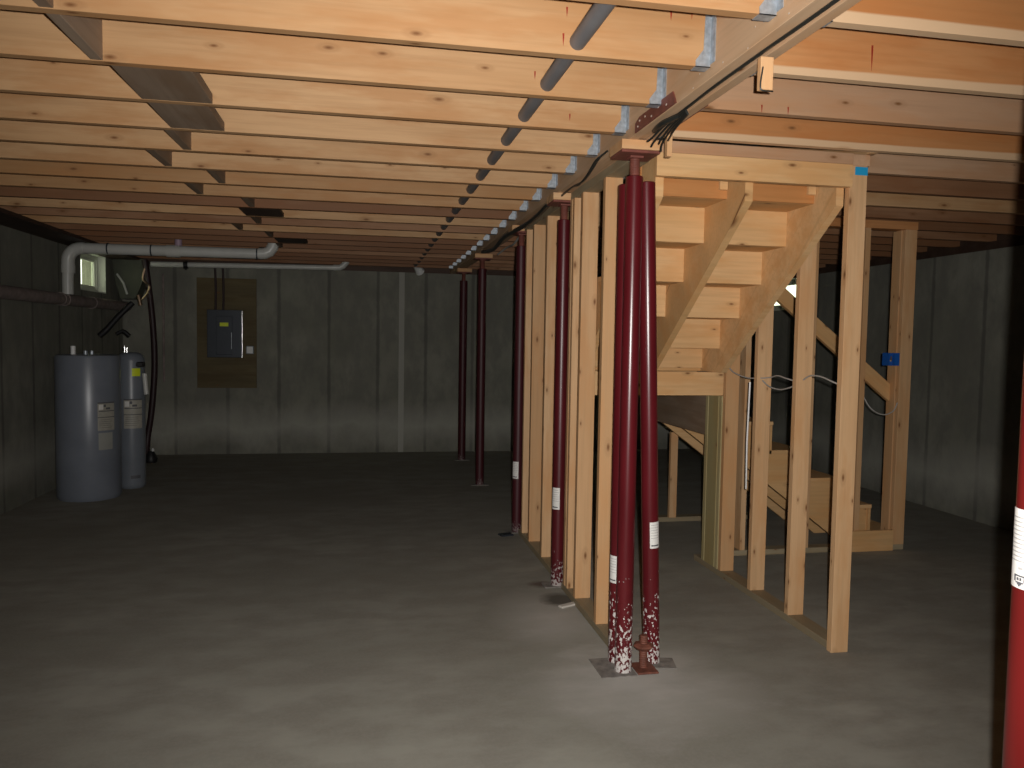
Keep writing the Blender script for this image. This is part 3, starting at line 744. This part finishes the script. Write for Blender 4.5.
# ------------------------------------------------------------------ plumbing at far left
t = thing('drain_pipe', (-1.8, 7.95, 2.205), 'thick white drain pipe along the joists at far left, elbow at both ends', 'pipe')
LIFT = .035
def R_(p): return [tuple(Vector(q)-Vector(t.location)+Vector((0,0,LIFT))) for q in p]
r = .051
tube('pipe_run', R_([(-2.62,7.95,2.235),(-.99,7.95,2.243)]), r, M['pvc'], t, 20)
el = [(-2.73,7.95,2.06)] + [(-2.73+.12*(1-math.cos(a)), 7.95, 2.115+.12*math.sin(a)) for a in [i*math.pi/16 for i in range(9)]] + [(-2.59,7.95,2.235)]
tube('elbow', R_(el), r+.006, M['pvc'], t, 20)
tube('downpipe', R_([(-2.73,7.95,2.06),(-2.735,7.95,1.93),(-2.735,7.95,1.80)]), r-.002, M['pvc'], t, 20)
tube('coupling', R_([(-2.73,7.95,2.0),(-2.73,7.95,2.075)]), r+.009, M['pvc'], t, 20)
el = [(-1.01,7.95,2.243),(-.96,7.95,2.247),(-.915,7.95,2.268),(-.885,7.95,2.31),(-.875,7.95,2.36)]
tube('elbow', R_(el), r+.004, M['pvc'], t, 20)
tube('coupling', R_([(-1.86,7.95,2.238),(-1.74,7.95,2.238)]), r+.008, M['pvc'], t, 20)
bm = bmesh.new(); ring_tube(bm, R_([(-1.755,7.95,2.29),(-1.755,7.95,2.35)]), .033, 14); link('stub', bm, M['purple'], t, smooth=True)
for x in (-2.38,-1.995,-1.03):
    bm = bmesh.new(); ring_tube(bm, R_([(x-.006,7.95,2.240),(x+.006,7.95,2.240)]), r+.0035, 20); link('joint_ring', bm, M['panelbox'], t)
t = thing('vent_pipe', (-1.4, 9.45, 2.185), 'thinner white pipe running along the far wall below the thick drain pipe', 'pipe')
tube('pipe_run', R_([(-2.38,9.45,2.235),(-.31,9.45,2.262)]), .030, M['pvc'], t, 16)
tube('elbow', R_([(-.36,9.45,2.262),(-.29,9.45,2.265),(-.25,9.45,2.285),(-.20,9.45,2.345)]), .036, M['pvc'], t, 16)
bm = bmesh.new(); ring_tube(bm, R_([(-2.03,9.45,2.238),(-1.985,9.45,2.239)]), .044, 16); box(bm, -2.02+1.4,-1.995+1.4,-.004,.004,.03,.115); link('pipe_strap', bm, M['black'], t)
LIFT = 0
t = thing('wall_pipe', (-2.78, 6.5, 1.82), 'dim pinkish insulated pipe running level along the left wall', 'pipe')
tube('pipe_run', R_([(-2.785,3.6,1.775),(-2.785,8.2,1.79),(-2.785,9.98,1.80)]), .056, M['pvcdim'], t, 16)
for y in (7.9, 8.0, 8.75): tube('pipe_clamp', R_([(-2.785,y-.012,1.79),(-2.785,y+.012,1.79)]), .063, M['pvcdim'], t, 16)
# small stuff right of the window
t = thing('exhaust_hood', (-2.62, 9.75, 2.1), 'dark olive sheet hood in the corner right of the small window', 'hood')
bm = bmesh.new(); prism(bm, R_pts := [(-.22,.24),(.12,.24),(.10,-.02),(.02,-.22),(-.14,-.22),(-.20,.0)], 1, -.12, .12); link('hood_body', bm, M['olive'], t)
tube('diagonal_tube', [(-.17,-.135,.06),(-.10,-.14,-.04),(-.06,-.14,-.17)], .012, M['pvc'], t, 8)
t = thing('supply_lines', (-2.46, 9.55, 1.9), 'copper and brass water line fittings in the far left corner beside the dark hood', 'pipe fittings')
tube('copper_line', spline([(.0,-.05,.32),(-.02,-.05,.2),(.05,-.06,.12),(.01,-.05,.02),(-.06,-.04,-.05)]), .012, M['brass'], t, 8)
tube('fitting', [(-.07,-.05,.02),(-.05,-.05,-.10)], .022, M['brass'], t, 10)
tube('copper_line', [(.10,.35,.3),(.10,.35,-.6),(.10,.35,-1.0)], .013, M['pvcdim'], t, 8)
tag(tube('drain_hose', spline([(-2.49,9.62,2.33),(-2.46,9.62,2.1),(-2.41,9.62,1.6),(-2.395,9.62,1.1),(-2.43,9.62,.6),(-2.48,9.62,.25),(-2.47,9.55,.04)]), .035, M['hose'], None, 12), 'long dark hose running from the joists down to the slab in the far left corner', 'hose')
t = thing('floor_fitting', (-2.40, 9.45, 0), 'small dark fitting on the slab at the foot of the long dark hose', 'fitting')
bm = bmesh.new(); lathe(bm, [(.06,0),(.07,.04),(.05,.09),(.03,.13)], 16); link('body', bm, M['black'], t, smooth=True)
bm = bmesh.new(); lathe(bm, [(.014,0),(.016,.02),(.008,.035)], 12); link('tip', bm, M['white'], t, (.02,0,.13))
tag(tube('drain_hose', spline([(-2.24,8.2,1.78),(-2.38,8.2,1.63),(-2.47,8.2,1.52),(-2.54,8.2,1.45)]), [.028]*17+[.03]*8, M['black'], None, 12), 'short black pipe slanting down above the water heater', 'hose')
tag(tube('drain_hose', spline([(-2.40,8.24,1.47),(-2.34,8.24,1.50),(-2.28,8.24,1.45)]), .02, M['black'], None, 10), 'short curved black pipe end beside the slanting pipe above the heaters', 'hose')

# water heater
WX, WY, WR, WH = -2.425, 7.50, .262, 1.285
t = thing('water_heater', (WX, WY, 0), 'wide blue-grey cylindrical water heater by the left wall', 'water heater')
bm = bmesh.new(); lathe(bm, [(WR-.012,0),(WR-.004,.02),(WR,.03),(WR,.6),(WR,WH-.03),(WR-.008,WH-.008),(WR-.03,WH),(.03,WH+.006)], 48); link('tank', bm, M['tank'], t, smooth=True)
bm = bmesh.new(); cyl(bm, -.08,-.12,WH,WH+.075,.020,14); link('relief_valve', bm, M['white'], t, smooth=True)
for x, y in ((.03,-.15),(.075,-.13)):
    bm = bmesh.new(); cyl(bm, x,y,WH,WH+.035,.017,12); link('pipe_nipple', bm, M['galv'], t, smooth=True)
def labelset(t, r, a, w, z0, z1, pic=True):
    h = z1-z0
    bm = bmesh.new(); arc_patch(bm, r+.0005, a-w/2, a+w/2, z0, z1, .001, 12); lb = link('label', bm, simple_label, t)
    bm = bmesh.new(); arc_patch(bm, r+.002, a-w/2, a+w/2, z1-h*.045, z1, .0006, 12); arc_patch(bm, r+.002, a-w*.45, a+w*.48, z1-h*.33, z1-h*.30, .0006, 12); arc_patch(bm, r+.002, a-w/2, a+w/2, z1-h*.545, z1-h*.52, .0006, 12)
    arc_patch(bm, r+.002, a-w*.05, a+w*.2, z1-h*.26, z1-h*.19, .0006, 6); arc_patch(bm, r+.002, a-w*.18, a-w*.05, z1-h*.17, z1-h*.08, .0006, 6)
    for k in range(5): arc_patch(bm, r+.002, a-w*.42, a+w*random.uniform(.15,.42), z1-h*(.62+.07*k), z1-h*(.61+.07*k), .0006, 6)
    link('label_print', bm, M['ink'], lb)
    bm = bmesh.new(); arc_patch(bm, r+.0018, a-w*.44, a-w*.20, z1-h*.26, z1-h*.08, .0006, 6); link('label_picture', bm, M['label'], lb)
simple_label = simple('faded_label', (.42,.40,.34), .5, var=.15, scale=30)
labelset(t, WR, A(-40), A(34), .62, .87)
bm = bmesh.new(); arc_patch(bm, WR+.0005, A(-56), A(-28), .45, .60, .001, 12); link('lower_label', bm, simple('pale_grey_label', (.36,.36,.33), .5, var=.1), t)
# softener / slim tank
SXx, SYy, SR, SH = -2.185, 7.93, .122, 1.30
t = thing('slim_tank', (SXx, SYy, 0), 'slim grey pressure tank with a yellow sticker standing right of the water heater', 'tank')
bm = bmesh.new(); lathe(bm, [(SR-.02,0),(SR-.004,.02),(SR,.04),(SR,SH-.08),(SR-.01,SH-.035),(SR-.045,SH-.005),(.03,SH)], 36); link('tank', bm, M['tank2'], t, smooth=True)
bm = bmesh.new(); cyl(bm, -.045,-.04,SH-.01,SH+.055,.012,10); cyl(bm, -.02,-.05,SH-.01,SH+.045,.012,10); link('pipe_nipple', bm, M['chrome'], t, smooth=True)
bm = bmesh.new(); box(bm, .055,.135,-.10,-.02,SH-.14,SH-.09, bev=.01); link('valve_head', bm, M['black'], t)
bm = bmesh.new(); arc_patch(bm, SR+.001, A(-72), A(-36), 1.075, 1.15, .001, 8); link('yellow_sticker', bm, M['yellow'], t)
bm = bmesh.new(); ring_tube(bm, [(.135,-.06,1.10),(.142,-.06,1.0),(.15,-.06,.90)], .022, 12); link('side_tube', bm, M['pvc'], t, smooth=True)
labelset(t, SR, A(-68), A(78), .58, .86)
bm = bmesh.new(); arc_patch(bm, SR+.001, A(-80), A(-40), .10, .13, .001, 8); link('lower_label', bm, M['ink'], t)

# electrical panel on its plywood
t = thing('backer_board', (-1.66, YF-.0005, .826), 'stained plywood backer board fixed to the far wall', 'board')
bm = bmesh.new(); box(bm, -.35,.35,-.018,0,0,1.35, bev=.002); link('plywood', bm, W['ply'], t)
t = thing('breaker_box', (-1.667, YF-.02, 1.21), 'dark grey electrical panel with a small yellow-green sticker on the plywood backer', 'electrical panel')
bm = bmesh.new(); box(bm, -.20,.20,-.10,0,0,.57, bev=.006); link('enclosure', bm, M['panelbox'], t)
bm = bmesh.new(); box(bm, -.205,.205,-.112,-.10,-.005,.575, bev=.004); 
link('cover', bm, M['panelbox'], t)
bm = bmesh.new(); box(bm, -.10,.09,-.120,-.112,.03,.50, bev=.004); dr = link('door', bm, M['panelbox'], t)
bm = bmesh.new(); box(bm, .078,.084,-.124,-.120,.10,.30); link('door_latch', bm, M['galv'], dr)
bm = bmesh.new(); ring_tube(bm, [(.204,-.115,.0),(.204,-.115,.565)], .006, 10); link('edge_glint', bm, M['chrome'], t, smooth=True)  # bright rod added as the highlight along the cover's right edge
bm = bmesh.new(); box(bm, -.055,.045,-.1225,-.1205,.375,.42); link('yellow_sticker', bm, M['yellow'], t)
for x, w in ((-1.79,'left'), (-1.70,'right')):
    tag(tube('cable', spline([(x,YF-.03,1.785),(x+.004,YF-.03,2.05),(x,YF-.05,2.34)]), .014, M['hose'], None, 8), '%s reddish cable rising from the top of the electrical panel' % w, 'cable')
t = thing('outlet_box', (-1.385, YF-.02, 1.30), 'small pale outlet box right of the electrical panel', 'outlet')
bm = bmesh.new(); box(bm, -.045,.045,-.045,0,-.05,.05, bev=.008); link('box_body', bm, M['galv'], t)
bm = bmesh.new(); box(bm, -.035,.035,-.05,-.045,-.04,.04, bev=.004); link('cover_plate', bm, M['white'], t)

# scrap on the floor
tag(link('wood_scrap', bm_box(-.06,.05,-.018,.018,0,.012, bev=.003), M['debris'], None, (1.125, 4.08, 0), Matrix.Rotation(A(25), 3, 'Z')), 'small pale scrap on the slab left of the partition', 'scrap')

# ------------------------------------------------------------------ camera, flash, daylight
f, yaw, pitch, roll = 771.97, .190099, .056307, .0163098
F = Vector((math.sin(yaw)*math.cos(pitch), math.cos(yaw)*math.cos(pitch), -math.sin(pitch)))
Rv = Vector((math.cos(yaw), -math.sin(yaw), 0)); Uv = Rv.cross(F)
c, s = math.cos(roll), math.sin(roll)
r0 = c*Rv + s*Uv; u0 = -s*Rv + c*Uv
cam = bpy.data.cameras.new('camera'); co = bpy.data.objects.new('camera', cam); COL.objects.link(co)
cam.sensor_width = 36; cam.sensor_fit = 'HORIZONTAL'; cam.lens = f*36/1024; cam.clip_start = .05
m = Matrix((( r0.x, u0.x, -F.x), (r0.y, u0.y, -F.y), (r0.z, u0.z, -F.z)))
co.matrix_world = Matrix.Translation((0,0,H)) @ m.to_4x4()
SC.camera = co
fl = bpy.data.lights.new('camera_flash', 'SPOT'); fo = bpy.data.objects.new('camera_flash', fl); COL.objects.link(fo)
fl.energy = 445; fl.color = (1, .97, .93); fl.shadow_soft_size = .010; fl.spot_size = math.radians(112); fl.spot_blend = 1.0
fo.matrix_world = Matrix.Translation(Vector((0,0,H)) + r0*.045 + u0*.030) @ m.to_4x4()
w = bpy.data.worlds.new('world'); SC.world = w; w.use_nodes = True
nt = w.node_tree; bg = nt.nodes['Background']
sky = N(nt, 'ShaderNodeTexNoise'); sky.inputs['Scale'].default_value = 3
col = ramp(nt, sky.outputs[0], [(.35, (.75,.85,.50)), (.65, (1.0,1.0,.85))])
nt.links.new(col, bg.inputs['Color']); bg.inputs['Strength'].default_value = 2.0

SC.view_settings.view_transform = 'Standard'; SC.view_settings.look = 'None'
SC.view_settings.gamma = 1; SC.view_settings.exposure = 0; SC.view_settings.use_curve_mapping = False
SC.cycles.max_bounces = 6; SC.cycles.diffuse_bounces = 3
SC.cycles.use_denoising = True
